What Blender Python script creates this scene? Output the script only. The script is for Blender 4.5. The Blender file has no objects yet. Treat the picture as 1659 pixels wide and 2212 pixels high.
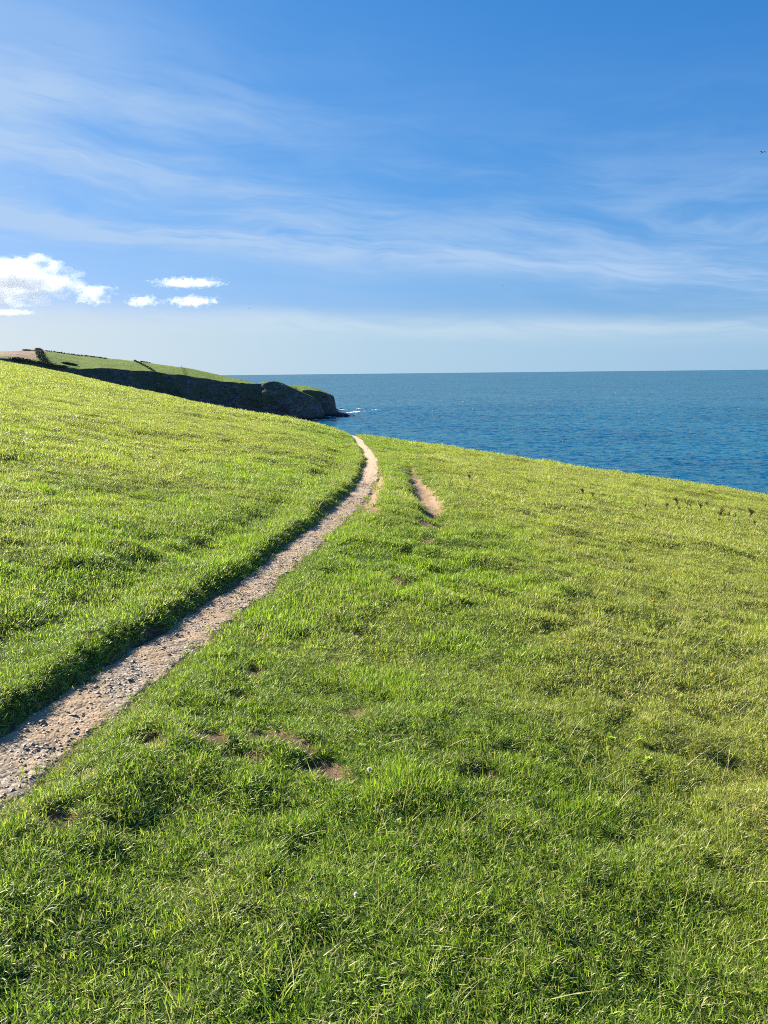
import bpy, math, random
import numpy as np
from mathutils import Vector, Matrix

random.seed(7)
rng = np.random.default_rng(11)
sc = bpy.context.scene
COL = sc.collection
R = math.radians

# ------------------------------------------------------------------ camera
EYE = 1.65
PITCH, ROLL, VFOV = R(10.22), R(0.6), R(67.0)
F = 1106.0 / math.tan(VFOV / 2)          # focal length in units of a 1659 x 2212 frame
SEA = -55.0
fw = np.array([0, math.cos(PITCH), -math.sin(PITCH)])
up0 = np.array([0, math.sin(PITCH), math.cos(PITCH)])
ri0 = np.array([1.0, 0, 0])
RI = math.cos(ROLL) * ri0 - math.sin(ROLL) * up0
UP = math.cos(ROLL) * up0 + math.sin(ROLL) * ri0

cam_d = bpy.data.cameras.new('camera')
cam = bpy.data.objects.new('camera', cam_d)
COL.objects.link(cam)
cam.matrix_world = Matrix(((RI[0], UP[0], -fw[0], 0), (RI[1], UP[1], -fw[1], 0), (RI[2], UP[2], -fw[2], EYE), (0, 0, 0, 1)))
cam_d.sensor_fit = 'VERTICAL'
cam_d.angle_y = VFOV
cam_d.sensor_fit = 'VERTICAL'
cam_d.clip_start = 0.05
cam_d.clip_end = 200000
sc.camera = cam


def ray(px, py):
    return fw + (px - 829.5) / F * RI + (1106.0 - py) / F * UP


def at_depth(px, py, y):
    d = ray(px, py)
    return np.array([0, 0, EYE]) + d * (y / d[1])


def sea_pt(px, py):
    d = ray(px, py)
    return np.array([0, 0, EYE]) + d * ((SEA - EYE) / d[2])


# ------------------------------------------------------------------ noise helpers (numpy)
def _hash(ix, iy, seed):
    h = (ix.astype(np.int64) * 374761393 + iy.astype(np.int64) * 668265263 + seed * 1442695041) & 0x7fffffff
    h = ((h ^ (h >> 13)) * 1274126177) & 0x7fffffff
    h = h ^ (h >> 16)
    return (h & 0xffff) / 65535.0


def vnoise(x, y, seed=0):
    ix = np.floor(x); iy = np.floor(y)
    fx = x - ix; fy = y - iy
    fx = fx * fx * fx * (fx * (fx * 6 - 15) + 10); fy = fy * fy * fy * (fy * (fy * 6 - 15) + 10)
    a = _hash(ix, iy, seed); b = _hash(ix + 1, iy, seed); c = _hash(ix, iy + 1, seed); d = _hash(ix + 1, iy + 1, seed)
    return ((a * (1 - fx) + b * fx) * (1 - fy) + (c * (1 - fx) + d * fx) * fy) * 2 - 1


def fbm(x, y, scale, octv=4, seed=0, gain=0.5):
    s = 0; a = 1; n = 0
    x = np.asarray(x, float) / scale; y = np.asarray(y, float) / scale
    for o in range(octv):
        ca, sa = math.cos(o * 1.1 + .4), math.sin(o * 1.1 + .4)
        s = s + a * vnoise(x * ca - y * sa + 17.3 * o, x * sa + y * ca - 9.1 * o, seed + o)
        n += a; a *= gain; x = x * 2.03; y = y * 2.03
    return s / n


def sstep(a, b, x):
    t = np.clip((x - a) / (b - a), 0, 1)
    return t * t * (3 - 2 * t)


def hermite(xk, yk, x):
    """smooth monotone-ish interpolation through knots"""
    xk = np.asarray(xk, float); yk = np.asarray(yk, float)
    h = np.diff(xk); dl = np.diff(yk) / h
    m = np.empty_like(yk); m[0] = dl[0]; m[-1] = dl[-1]
    m[1:-1] = np.where(dl[:-1] * dl[1:] > 0, 2 * dl[:-1] * dl[1:] / (dl[:-1] + dl[1:] + 1e-12), 0)
    x = np.asarray(x, float)
    i = np.clip(np.searchsorted(xk, x) - 1, 0, len(xk) - 2)
    t = (x - xk[i]) / h[i]
    t = np.clip(t, 0, 1)
    return ((2 * t ** 3 - 3 * t ** 2 + 1) * yk[i] + (t ** 3 - 2 * t ** 2 + t) * h[i] * m[i]
            + (-2 * t ** 3 + 3 * t ** 2) * yk[i + 1] + (t ** 3 - t ** 2) * h[i] * m[i + 1])


# ------------------------------------------------------------------ the near hill: convex dome around the viewpoint
SKY = [(0, 785), (150, 813), (300, 846), (500, 885), (660, 914), (760, 940), (830, 952), (1000, 971), (1200, 1000), (1400, 1035), (1659, 1077)]
DK = [62, 58, 52, 44, 38, 33, 31, 30, 30, 31, 33]
ph_k, t_k = [], []
for px, py in SKY:
    d = ray(px, py)
    ph_k.append(math.atan2(d[0], d[1])); t_k.append(d[2] / math.hypot(d[0], d[1]))
# Beyond the field of view the hill rises inland (left, behind) and falls to the sea (right)
PHK = [-math.pi, -2.4, -1.6, -.9, -.62] + ph_k + [.62, .9, 1.6, 2.4, math.pi]
TK = [.03, .08, .10, .075, .045] + t_k + [-.165, -.19, -.2, -.12, .03]
DKK = [80, 80, 80, 75, 68] + DK + [34, 36, 40, 60, 80]
P = 3.4


def base_h(x, y):
    r = np.hypot(x, y); ph = np.arctan2(x, y)
    t = hermite(PHK, TK, ph); D = hermite(PHK, DKK, ph)
    A = t + P * EYE / ((P - 1) * D)
    z = A * r - EYE / (P - 1) * (r / D) ** P
    return np.maximum(z, SEA - 6)


def hit(px, py, dz=0.0):
    """where a sight line meets the smooth hill"""
    d = ray(px, py); lo = .3; prev = lo
    s = .3
    while s < 60:
        p = d * s
        if EYE + p[2] < base_h(p[0], p[1]) + dz:
            a, b = prev, s
            for _ in range(30):
                m = (a + b) / 2; p = d * m
                if EYE + p[2] < base_h(p[0], p[1]) + dz: b = m
                else: a = m
            return d[0] * b, d[1] * b
        prev = s; s *= 1.01
    return None


# ------------------------------------------------------------------ footpath centre line, worn into the hill
LE = [(0, 1605), (120, 1532), (200, 1482), (290, 1425), (330, 1385), (420, 1330), (500, 1270), (600, 1196), (680, 1137), (740, 1090), (770, 1055), (785, 1020), (790, 992), (781, 968), (764, 948)]
RE = [(0, 1722), (60, 1680), (130, 1625), (215, 1560), (290, 1497), (400, 1415), (470, 1365), (560, 1300), (640, 1235), (700, 1175), (745, 1125), (780, 1075), (802, 1040), (821, 1005), (815, 985), (797, 962), (779, 948)]
le = np.array([hit(*p, -.05) for p in LE]); re = np.array([hit(*p, -.06) for p in RE])
yy = np.linspace(max(le[0, 1], re[0, 1]), min(le[-1, 1], re[-1, 1]), 60)
xl = np.interp(yy, le[:, 1], le[:, 0]); xr = np.interp(yy, re[:, 1], re[:, 0])
xc = (xl + xr) / 2; wh = (xr - xl) / 2
k = np.array([1, 2, 3, 2, 1.]); k /= k.sum()
xc = np.convolve(np.pad(xc, 2, mode='reflect', reflect_type='odd'), k, 'valid')
wh = np.convolve(np.pad(wh, 2, mode='edge'), k, 'valid')
# run on at both ends
s0 = (xc[3] - xc[0]) / (yy[3] - yy[0]); s1 = (xc[-1] - xc[-6]) / (yy[-1] - yy[-6])
ya = np.array([-6, 0, 1.2]); yb = np.array([yy[-1] + 4, yy[-1] + 10, yy[-1] + 22])
PY = np.concatenate([ya, yy, yb])
PX = np.concatenate([xc[0] + s0 * (ya - yy[0]) * np.array([.55, .8, .95]), xc, xc[-1] + s1 * (yb - yy[-1]) * np.array([1, 1.1, 1.2])])
PW = np.concatenate([[wh[0]] * 3, wh, [wh[-1]] * 3]) * np.interp(PY, [2, 8], [.80, .97])
DPX = np.gradient(PX, PY)
print('path widths', np.round(wh[::8] * 2, 2), 'y', np.round(yy[::8], 1), 'x', np.round(xc[::8], 2))


def path_off(x, y):
    c = np.interp(y, PY, PX); s = np.interp(y, PY, DPX); w = np.interp(y, PY, PW)
    n = np.sqrt(1 + s * s)
    return (x - c) / n, np.clip(w / n, .15, .32)


# bare patches (centre in the photograph -> a spot on the hill), half sizes as seen
BARE = [(905, 1040, 13, 30), (930, 1072, 17, 24), (928, 1158, 10, 5), (915, 1120, 12, 5), (575, 1594, 60, 19), (455, 1602, 36, 18), (648, 1612, 32, 9), (520, 1632, 44, 9),
        (700, 1668, 42, 12), (742, 1690, 24, 10), (335, 1372, 26, 24), (120, 1768, 26, 16), (180, 1668, 24, 7), (855, 1248, 22, 8),
        (720, 1428, 22, 8), (548, 1447, 18, 8), (520, 1500, 26, 8), (1040, 1672, 26, 12), (780, 1360, 18, 6), (330, 1610, 24, 12), (560, 1360, 16, 10),
        (812, 1065, 9, 22), (822, 1030, 7, 18), (805, 1100, 12, 8), (795, 1085, 9, 10), (770, 1550, 22, 7), (40, 1765, 20, 10),
        (185, 1382, 24, 5), (1110, 1620, 16, 5)]
bare = []
for px, py, rx, ry in BARE:
    c = hit(px, py); a = hit(px + rx, py); b0 = hit(px, py - ry); b1 = hit(px, py + ry)
    if None in (c, a, b0, b1): continue
    g_ = 1.6 if len(bare) < 2 else 1.4
    bare.append((c[0], c[1], g_ * max(.04, abs(a[0] - c[0])), g_ * max(.05, (b0[1] - b1[1]) / 2)))


def bare_mask(x, y, dil=1.0):
    m = np.zeros_like(x)
    wob = fbm(x, y, .15, 4, 31, .6)
    for i, (cx, cy, rx, ry) in enumerate(bare):
        rx, ry = (rx, ry) if dil == 1.0 else (rx * dil + .25, ry * dil + .25)
        near = (np.abs(x - cx) < rx * 2.2) & (np.abs(y - cy) < ry * 2.2)
        if not near.any(): continue
        d = np.hypot((x[near] - cx) / rx, (y[near] - cy) / ry) + 1.0 * wob[near]
        m[near] = np.maximum(m[near], 1 - sstep(.65, 1.15, d))
    return m


def edge_wob(x, y):
    return .05 * fbm(x, y, .55, 4, 5) + .035 * fbm(x, y, .13, 3, 6)


def ground_h(x, y, detail=True):
    z = base_h(x, y)
    r = np.hypot(x, y)
    o, w = path_off(x, y)
    e = edge_wob(x, y)
    L = -(o + e) - w          # >0 to the left of the left edge
    Rr = (o + e) - w          # >0 to the right of the right edge
    inside = (L < 0) & (Rr < 0)
    fl = -.052
    lz = np.where(L > 0, fl + (.052 + .03 * np.exp(-((L - .16) / .16) ** 2)) * sstep(-.01, .13, L) - .07 * np.exp(-((L - .62) / .22) ** 2) * sstep(-.4, .35, fbm(x, y, 3.0, 2, 44) + .25), 0)
    rz = np.where(Rr > 0, fl * (1 - sstep(-.01, .2, Rr)), 0)
    z = z + np.where(inside, fl, np.where(L > 0, lz, rz))
    off = 1 - np.exp(-(np.maximum(np.maximum(L, Rr), 0) / .25) ** 2)
    h = .065 * fbm(x, y, 1.15, 3, 1) + .07 * fbm(x, y, 2.4, 3, 9) * sstep(3.5, 11, r) + .11 * (np.abs(fbm(x, y, .62, 3, 2)) ** .8 - .25) * (.65 + .5 * fbm(x, y, 2.3, 2, 8))
    big = .16 * fbm(x, y, 7.0, 2, 3)
    z = z + off * h + big * sstep(5, 14, r)
    z = z - .022 * bare_mask(x, y)
    # the second worn hollow to the right of the path sits a little deeper
    for cx, cy, rx, ry in bare[:2]:
        z = z - .05 * np.exp(-(((x - cx) / (rx * 1.2)) ** 2 + ((y - cy) / (ry * 1.2)) ** 2) ** 2)
    return z


def dry_backlight(x, y):
    """0 lush, 1 yellowing: trampled strip by the path stays green, right slope yellow, left and far paled as painted backlight"""
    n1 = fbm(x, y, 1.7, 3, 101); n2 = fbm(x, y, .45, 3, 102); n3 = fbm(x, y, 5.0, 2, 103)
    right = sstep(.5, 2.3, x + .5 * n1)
    left = .85 * sstep(1.3, 4.2, -x + .5 * n1) * sstep(3.2, 7.5, y)  # left slope yellows away from the eye: backlit glow put in the colour
    far = .25 * sstep(5, 14, np.hypot(x, y))  # lighter with distance, painting in the glow of backlit blades
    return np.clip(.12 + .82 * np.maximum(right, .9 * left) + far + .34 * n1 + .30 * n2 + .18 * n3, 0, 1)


def tallness(x, y):
    return sstep(.12, .5, fbm(x, y, .52, 3, 51) + .25 * fbm(x, y, 2.0, 2, 52))


# ------------------------------------------------------------------ scene helpers
def new_obj(name, me, mats=(), parent=None):
    o = bpy.data.objects.new(name, me)
    for m in (mats if isinstance(mats, (list, tuple)) else [mats]):
        me.materials.append(m)
    COL.objects.link(o)
    if parent: o.parent = parent
    return o


def tag(o, label=None, cat=None, group=None, kind=None):
    if label: o['label'] = label
    if cat: o['category'] = cat
    if group: o['group'] = group
    if kind: o['kind'] = kind
    return o


def mesh_np(name, verts, faces, smooth=True):
    """verts (n,3), faces (m,4) or (m,3) int arrays"""
    me = bpy.data.meshes.new(name)
    verts = np.asarray(verts, np.float32); faces = np.asarray(faces, np.int32)
    k = faces.shape[1]
    me.vertices.add(len(verts)); me.vertices.foreach_set('co', verts.ravel())
    me.loops.add(faces.size); me.loops.foreach_set('vertex_index', faces.ravel())
    me.polygons.add(len(faces))
    me.polygons.foreach_set('loop_start', np.arange(0, faces.size, k, dtype=np.int32))
    me.polygons.foreach_set('loop_total', np.full(len(faces), k, np.int32))
    me.polygons.foreach_set('use_smooth', np.full(len(faces), smooth, bool))
    me.update(calc_edges=True); me.validate()
    return me


def grid_faces(nr, nc, wrap=False):
    i = np.arange(nr - 1)[:, None]; j = np.arange(nc if wrap else nc - 1)[None, :]
    j2 = (j + 1) % nc
    return np.stack([i * nc + j, i * nc + j2, (i + 1) * nc + j2, (i + 1) * nc + j], -1).reshape(-1, 4)


def set_attr(me, name, arr, dom='POINT', typ='FLOAT'):
    a = me.attributes.new(name, typ, dom)
    if typ == 'FLOAT_VECTOR': a.data.foreach_set('vector', np.asarray(arr, np.float32).ravel())
    else: a.data.foreach_set('value', np.asarray(arr, np.int32 if typ == 'INT' else np.float32))


class NT:
    """small node-tree writer"""
    def __init__(s, tree):
        s.t = tree; tree.nodes.clear()

    def n(s, typ, ins=None, **kw):
        nd = s.t.nodes.new(typ)
        for a, v in kw.items(): setattr(nd, a, v)
        for key, v in (ins or {}).items():
            sk = nd.inputs[key]
            if isinstance(v, bpy.types.NodeSocket): s.t.links.new(v, sk)
            else: sk.default_value = v
        return nd

    def math(s, op, a, b=0.0, c=0.0, clamp=False):
        return s.n('ShaderNodeMath', {0: a, 1: b, 2: c}, operation=op, use_clamp=clamp).outputs[0]

    def vmath(s, op, a, b=(0, 0, 0)):
        return s.n('ShaderNodeVectorMath', {0: a, 1: b}, operation=op).outputs[0]

    def mix(s, f, a, b, blend='MIX'):
        nd = s.n('ShaderNodeMix', data_type='RGBA', blend_type=blend)
        for sk, v in ((nd.inputs[0], f), (nd.inputs[6], a), (nd.inputs[7], b)):
            if isinstance(v, bpy.types.NodeSocket): s.t.links.new(v, sk)
            else: sk.default_value = v if not isinstance(v, tuple) else (*v[:3], 1)
        return nd.outputs[2]

    def ramp(s, f, stops, interp='LINEAR'):
        nd = s.n('ShaderNodeValToRGB', {0: f})
        cr = nd.color_ramp; cr.interpolation = interp
        while len(cr.elements) < len(stops): cr.elements.new(.5)
        for e, (p, c) in zip(cr.elements, stops):
            e.position = p; e.color = (*c, 1) if len(c) == 3 else c
        return nd.outputs[0]

    def mapr(s, v, a, b, c=0.0, d=1.0, smooth=True):
        nd = s.n('ShaderNodeMapRange', {0: v, 1: a, 2: b, 3: c, 4: d})
        nd.interpolation_type = 'SMOOTHSTEP' if smooth else 'LINEAR'
        return nd.outputs[0]

    def noise(s, vec, scale, detail=4, rough=.55, dist=0.0, out=0):
        return s.n('ShaderNodeTexNoise', {'Vector': vec, 'Scale': scale, 'Detail': detail, 'Roughness': rough, 'Distortion': dist}).outputs[out]


def new_mat(name):
    m = bpy.data.materials.new(name); m.use_nodes = True
    return m, NT(m.node_tree)


def attr(n, name):
    return n.n('ShaderNodeAttribute', attribute_name=name).outputs['Fac']


# ------------------------------------------------------------------ materials
def make_grass_mat():
    m, n = new_mat('grass_blades')
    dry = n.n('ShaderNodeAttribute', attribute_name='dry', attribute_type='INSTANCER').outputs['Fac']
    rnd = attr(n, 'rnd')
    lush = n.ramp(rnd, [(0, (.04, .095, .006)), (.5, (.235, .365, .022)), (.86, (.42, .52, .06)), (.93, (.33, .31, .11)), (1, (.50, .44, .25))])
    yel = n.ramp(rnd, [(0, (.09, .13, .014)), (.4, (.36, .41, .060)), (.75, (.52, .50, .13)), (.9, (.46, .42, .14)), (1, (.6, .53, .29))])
    col = n.mix(dry, lush, yel)  # yel also paints backlight on the left and distant turf
    pb = n.n('ShaderNodeBsdfPrincipled', {'Base Color': col, 'Roughness': .48, 'Specular IOR Level': .42})
    tcol = n.mix(1.0, col, (1.2, 1.32, .75), 'MULTIPLY')
    tr = n.n('ShaderNodeBsdfTranslucent', {'Color': tcol})
    mx = n.n('ShaderNodeMixShader', {0: .44, 1: pb.outputs[0], 2: tr.outputs[0]})
    n.n('ShaderNodeOutputMaterial', {0: mx.outputs[0]})
    return m


def make_ground_mat():
    m, n = new_mat('turf_soil')
    pos = n.n('ShaderNodeNewGeometry').outputs['Position']
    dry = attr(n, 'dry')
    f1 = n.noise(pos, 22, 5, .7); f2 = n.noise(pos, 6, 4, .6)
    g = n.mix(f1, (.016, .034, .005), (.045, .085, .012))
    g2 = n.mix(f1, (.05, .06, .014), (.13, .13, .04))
    turf = n.mix(dry, g, g2)  # ground tint follows the same mix of real yellowing and painted backlight
    soil = n.mix(n.mapr(f2, .35, .65), (.075, .048, .03), (.20, .13, .083))
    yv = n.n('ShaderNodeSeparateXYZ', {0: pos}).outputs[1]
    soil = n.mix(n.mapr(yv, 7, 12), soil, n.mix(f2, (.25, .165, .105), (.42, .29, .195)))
    soil = n.mix(n.mapr(n.noise(pos, 60, 3, .7), .5, .75, 0, .7), soil, (.085, .053, .033))
    b = n.mapr(n.math('ADD', attr(n, 'bare'), n.math('MULTIPLY', n.math('SUBTRACT', f1, .5), .5)), .3, .6)
    col = n.mix(b, turf, soil)
    bmp = n.n('ShaderNodeBump', {'Height': n.math('ADD', f1, n.noise(pos, 90, 3, .7)), 'Strength': .8, 'Distance': .02})
    pb = n.n('ShaderNodeBsdfPrincipled', {'Base Color': col, 'Roughness': .95, 'Specular IOR Level': .1, 'Normal': bmp.outputs[0]})
    n.n('ShaderNodeOutputMaterial', {0: pb.outputs[0]})
    return m


def make_path_mat():
    m, n = new_mat('trodden_earth')
    pos = n.n('ShaderNodeNewGeometry').outputs['Position']
    sx = n.n('ShaderNodeSeparateXYZ', {0: pos})
    sep = sx.outputs[1]
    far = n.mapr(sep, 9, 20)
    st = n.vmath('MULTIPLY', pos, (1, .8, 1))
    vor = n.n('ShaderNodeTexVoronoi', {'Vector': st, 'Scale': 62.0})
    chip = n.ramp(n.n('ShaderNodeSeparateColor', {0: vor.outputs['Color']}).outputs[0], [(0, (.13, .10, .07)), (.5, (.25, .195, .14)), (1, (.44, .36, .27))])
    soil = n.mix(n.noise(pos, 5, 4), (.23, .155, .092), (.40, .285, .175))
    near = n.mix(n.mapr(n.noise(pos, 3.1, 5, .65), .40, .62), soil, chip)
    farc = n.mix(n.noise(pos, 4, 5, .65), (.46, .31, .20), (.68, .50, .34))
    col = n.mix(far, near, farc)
    hgt = n.math('ADD', n.math('MULTIPLY', vor.outputs['Distance'], -1.0), n.noise(pos, 18, 5, .7))
    bmp = n.n('ShaderNodeBump', {'Height': hgt, 'Strength': .4, 'Distance': .010})
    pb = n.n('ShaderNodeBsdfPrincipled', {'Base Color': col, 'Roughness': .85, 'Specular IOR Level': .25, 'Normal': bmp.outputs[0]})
    n.n('ShaderNodeOutputMaterial', {0: pb.outputs[0]})
    return m


def make_stone_mat():
    m, n = new_mat('slate_stone')
    rnd = n.n('ShaderNodeObjectInfo').outputs['Random']
    tc = n.n('ShaderNodeTexCoord').outputs['Object']
    base = n.ramp(rnd, [(0, (.12, .095, .074)), (.4, (.25, .20, .155)), (.75, (.39, .32, .25)), (1, (.58, .50, .41))])
    col = n.mix(n.mapr(n.noise(tc, 40, 4), .35, .7), base, (.28, .20, .145))
    pb = n.n('ShaderNodeBsdfPrincipled', {'Base Color': col, 'Roughness': .6, 'Specular IOR Level': .4})
    n.n('ShaderNodeOutputMaterial', {0: pb.outputs[0]})
    return m


def make_sea_mat():
    m, n = new_mat('sea_water')
    pos = n.n('ShaderNodeNewGeometry').outputs['Position']
    d = n.n('ShaderNodeVectorMath', {0: pos}, operation='LENGTH').outputs['Value']
    # wind ripples tilt the surface; crests lie across the view
    st = n.n('ShaderNodeMapping', {'Vector': pos, 'Rotation': (0, 0, R(-12)), 'Scale': (.62, 1, 1)}).outputs[0]
    tot = (0, 0, 0)
    for sc_, dt, am in ((.02, 3, .2), (.13, 4, 1.3), (.42, 4, 1.6)):
        c = n.noise(st, sc_, dt, .6, .3, out=1)
        tot = n.vmath('ADD', tot, n.vmath('MULTIPLY', n.vmath('SUBTRACT', c, (.5, .5, .5)), (am * .8, am * 1.3, 0)))
    nn_ = n.vmath('NORMALIZE', n.vmath('ADD', n.n('ShaderNodeNewGeometry').outputs['Normal'], tot))
    slow = n.noise(st, .004, 4, .6, .5)
    deep = n.mix(n.mapr(slow, .35, .65), (.002, .060, .092), (.004, .082, .120))
    df = n.n('ShaderNodeBsdfDiffuse', {'Color': deep, 'Normal': nn_})
    gl = n.n('ShaderNodeBsdfGlossy', {'Color': (1, 1, 1, 1), 'Roughness': .10, 'Normal': nn_})
    fr = n.n('ShaderNodeFresnel', {'IOR': 1.33, 'Normal': nn_}).outputs[0]
    # wave crests hide the most grazing facets, so reflectance levels off
    mx = n.n('ShaderNodeMixShader', {0: n.math('MINIMUM', n.math('MULTIPLY', fr, .85), .42), 1: df.outputs[0], 2: gl.outputs[0]})
    n.n('ShaderNodeOutputMaterial', {0: mx.outputs[0]})
    return m


def make_field_mat(name, a, b, c):
    m, n = new_mat(name)
    pos = n.n('ShaderNodeNewGeometry').outputs['Position']
    f = n.noise(n.vmath('MULTIPLY', pos, (1, .35, 1)), .035, 5, .65)
    col = n.mix(n.mapr(f, .3, .7), a, b)
    col = n.mix(n.mapr(n.noise(pos, .14, 4, .7), .5, .75), col, c)
    bmp = n.n('ShaderNodeBump', {'Height': n.noise(pos, .12, 5, .7), 'Strength': 1.0, 'Distance': 3.0})
    pb = n.n('ShaderNodeBsdfPrincipled', {'Base Color': col, 'Roughness': .95, 'Specular IOR Level': .1, 'Normal': bmp.outputs[0]})
    n.n('ShaderNodeOutputMaterial', {0: pb.outputs[0]})
    return m


def make_cliff_mat():
    m, n = new_mat('cliff_rock')
    geo = n.n('ShaderNodeNewGeometry')
    pos = geo.outputs['Position']
    st = n.n('ShaderNodeMapping', {'Vector': pos, 'Rotation': (0, R(25), 0), 'Scale': (1, 1, 2.2)}).outputs[0]
    f = n.noise(st, .06, 6, .68, .6); f2 = n.noise(st, .2, 5, .7)
    rock = n.mix(n.mapr(f2, .35, .7), (.052, .060, .066), (.22, .215, .205))  # cool blue in the dark tone paints distance haze into the rock
    veg = n.mix(f2, (.05, .075, .045), (.12, .15, .085))
    z = n.n('ShaderNodeSeparateXYZ', {0: pos}).outputs[2]
    hi = n.mapr(z, SEA + 8, SEA + 34, .0, .10)
    col = n.mix(n.mapr(n.math('ADD', f, hi), .50, .66), rock, veg)
    col = n.mix(n.mapr(z, SEA + 1, SEA + 6), (.018, .018, .018), col)
    bmp = n.n('ShaderNodeBump', {'Height': n.math('ADD', f, n.math('MULTIPLY', f2, .5)), 'Strength': 1.0, 'Distance': 9.0})
    pb = n.n('ShaderNodeBsdfPrincipled', {'Base Color': col, 'Roughness': .9, 'Specular IOR Level': .2, 'Normal': bmp.outputs[0]})
    n.n('ShaderNodeOutputMaterial', {0: pb.outputs[0]})
    return m


def make_plain(name, a, b, scale, rough=.8, trans=0.0):
    m, n = new_mat(name)
    tc = n.n('ShaderNodeTexCoord').outputs['Object']
    col = n.mix(n.mapr(n.noise(tc, scale, 4, .65), .3, .7), a, b)
    pb = n.n('ShaderNodeBsdfPrincipled', {'Base Color': col, 'Roughness': rough, 'Specular IOR Level': .3})
    sh = pb.outputs[0]
    if trans:
        tr = n.n('ShaderNodeBsdfTranslucent', {'Color': col})
        sh = n.n('ShaderNodeMixShader', {0: trans, 1: sh, 2: tr.outputs[0]}).outputs[0]
    n.n('ShaderNodeOutputMaterial', {0: sh})
    return m


def make_foam_mat():
    m, n = new_mat('sea_foam')
    pos = n.n('ShaderNodeNewGeometry').outputs['Position']
    st = n.n('ShaderNodeMapping', {'Vector': pos, 'Scale': (.6, .25, 1)}).outputs[0]
    a = n.math('MULTIPLY', n.mapr(n.noise(st, .3, 5, .7, .6), .45, .6), attr(n, 'fade'))
    df = n.n('ShaderNodeBsdfDiffuse', {'Color': (.8, .83, .85, 1)})
    tp = n.n('ShaderNodeBsdfTransparent')
    mx = n.n('ShaderNodeMixShader', {0: a, 1: tp.outputs[0], 2: df.outputs[0]})
    n.n('ShaderNodeOutputMaterial', {0: mx.outputs[0]})
    return m


M_GRASS = make_grass_mat(); M_GROUND = make_ground_mat(); M_PATH = make_path_mat(); M_STONE = make_stone_mat()
M_SEA = make_sea_mat(); M_CLIFF = make_cliff_mat(); M_FOAM = make_foam_mat()
M_FIELD = make_field_mat('far_pasture', (.09, .142, .018), (.13, .175, .028), (.062, .092, .013))
M_PLOUGH = make_field_mat('stubble_field', (.21, .15, .10), (.29, .215, .15), (.16, .115, .075))
M_HEDGE = make_plain('hedge_leaves', (.028, .046, .018), (.08, .105, .04), .3)
M_DOCK = make_plain('dry_dock', (.12, .08, .04), (.22, .15, .07), 30, .8, .2)
M_DOCKLEAF = make_plain('dock_leaf', (.07, .10, .02), (.12, .10, .03), 30, .6, .3)
M_WEED = make_plain('lime_weed', (.34, .46, .04), (.46, .54, .08), 20, .5, .45)
M_PETAL = make_plain('white_petals', (.75, .75, .68), (.85, .84, .78), 60, .6, .2)
M_STALK = make_plain('green_stalk', (.08, .15, .03), (.12, .2, .04), 60, .6, .3)
M_GULL = make_plain('gull_plumage', (.07, .075, .085), (.13, .135, .14), 3, .7)
M_WHITE = make_plain('breaking_crest', (.78, .82, .84), (.85, .87, .88), 2, .7)
M_WOOD = make_plain('weathered_post', (.10, .085, .07), (.19, .165, .14), 3, .9)

# ------------------------------------------------------------------ ground
azf = np.radians(np.arange(-38, 38.01, .1))
az = np.concatenate([np.radians(np.arange(-180, -38, 2.0)), azf, np.radians(np.arange(40, 180, 2.0))])
rr = np.concatenate([np.linspace(.05, .8, 8)[:-1], .8 * np.exp(np.arange(0, math.log(45 / .8), .0062)), np.geomspace(45.4, 420, 130)])
RRg, AZg = np.meshgrid(rr, az, indexing='ij')
GX = RRg * np.sin(AZg); GY = RRg * np.cos(AZg)
GZ = ground_h(GX.ravel(), GY.ravel()).reshape(GX.shape)
gv = np.stack([GX, GY, GZ], -1).reshape(-1, 3)
gf = grid_faces(len(rr), len(az), wrap=True)
me = mesh_np('ground', gv, gf[:, ::-1])
o_, w_ = path_off(gv[:, 0], gv[:, 1]); e_ = edge_wob(gv[:, 0], gv[:, 1])
inp = 1 - sstep(.0, .07, np.abs(o_ + e_) - w_)
set_attr(me, 'dry', dry_backlight(gv[:, 0], gv[:, 1]))
set_attr(me, 'bare', np.clip(np.maximum(bare_mask(gv[:, 0], gv[:, 1]), inp), 0, 1))
tag(new_obj('ground', me, M_GROUND), kind='structure')

# ------------------------------------------------------------------ footpath surface
py_ = np.concatenate([np.arange(-3, 9, .012), np.arange(9, 22, .03), np.arange(22, yy[-1] + 14, .08)])
q = np.linspace(-1, 1, 45)
c_ = np.interp(py_, PY, PX); s_ = np.interp(py_, PY, DPX); n_ = np.sqrt(1 + s_ ** 2)
ww = np.clip(np.interp(py_, PY, PW) / n_, .15, .32) + .13
X = c_[:, None] + q[None] * ww[:, None] / n_[:, None]
Y = py_[:, None] - q[None] * ww[:, None] * (s_ / n_)[:, None]
oo, w2 = path_off(X.ravel(), Y.ravel()); ee = edge_wob(X.ravel(), Y.ravel())
ed = np.abs(oo + ee) - w2
zz = base_h(X.ravel(), Y.ravel()) + .16 * fbm(X.ravel(), Y.ravel(), 7.0, 2, 3) * sstep(5, 14, np.hypot(X.ravel(), Y.ravel())) - .043 - .026 * sstep(-.02, .05, ed) - .10 * sstep(.05, .12, ed)
zz += .008 * fbm(X.ravel(), Y.ravel(), .2, 4, 21) + .006 * fbm(X.ravel(), Y.ravel(), .05, 3, 22)
me = mesh_np('footpath', np.stack([X.ravel(), Y.ravel(), zz], -1), grid_faces(len(py_), len(q)))
tag(new_obj('footpath', me, M_PATH), kind='structure')


def path_z(x, y):
    x = np.atleast_1d(x).astype(float); y = np.atleast_1d(y).astype(float)
    return base_h(x, y) + .16 * fbm(x, y, 7.0, 2, 3) * sstep(5, 14, np.hypot(x, y)) - .043 + .008 * fbm(x, y, .2, 4, 21)


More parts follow.
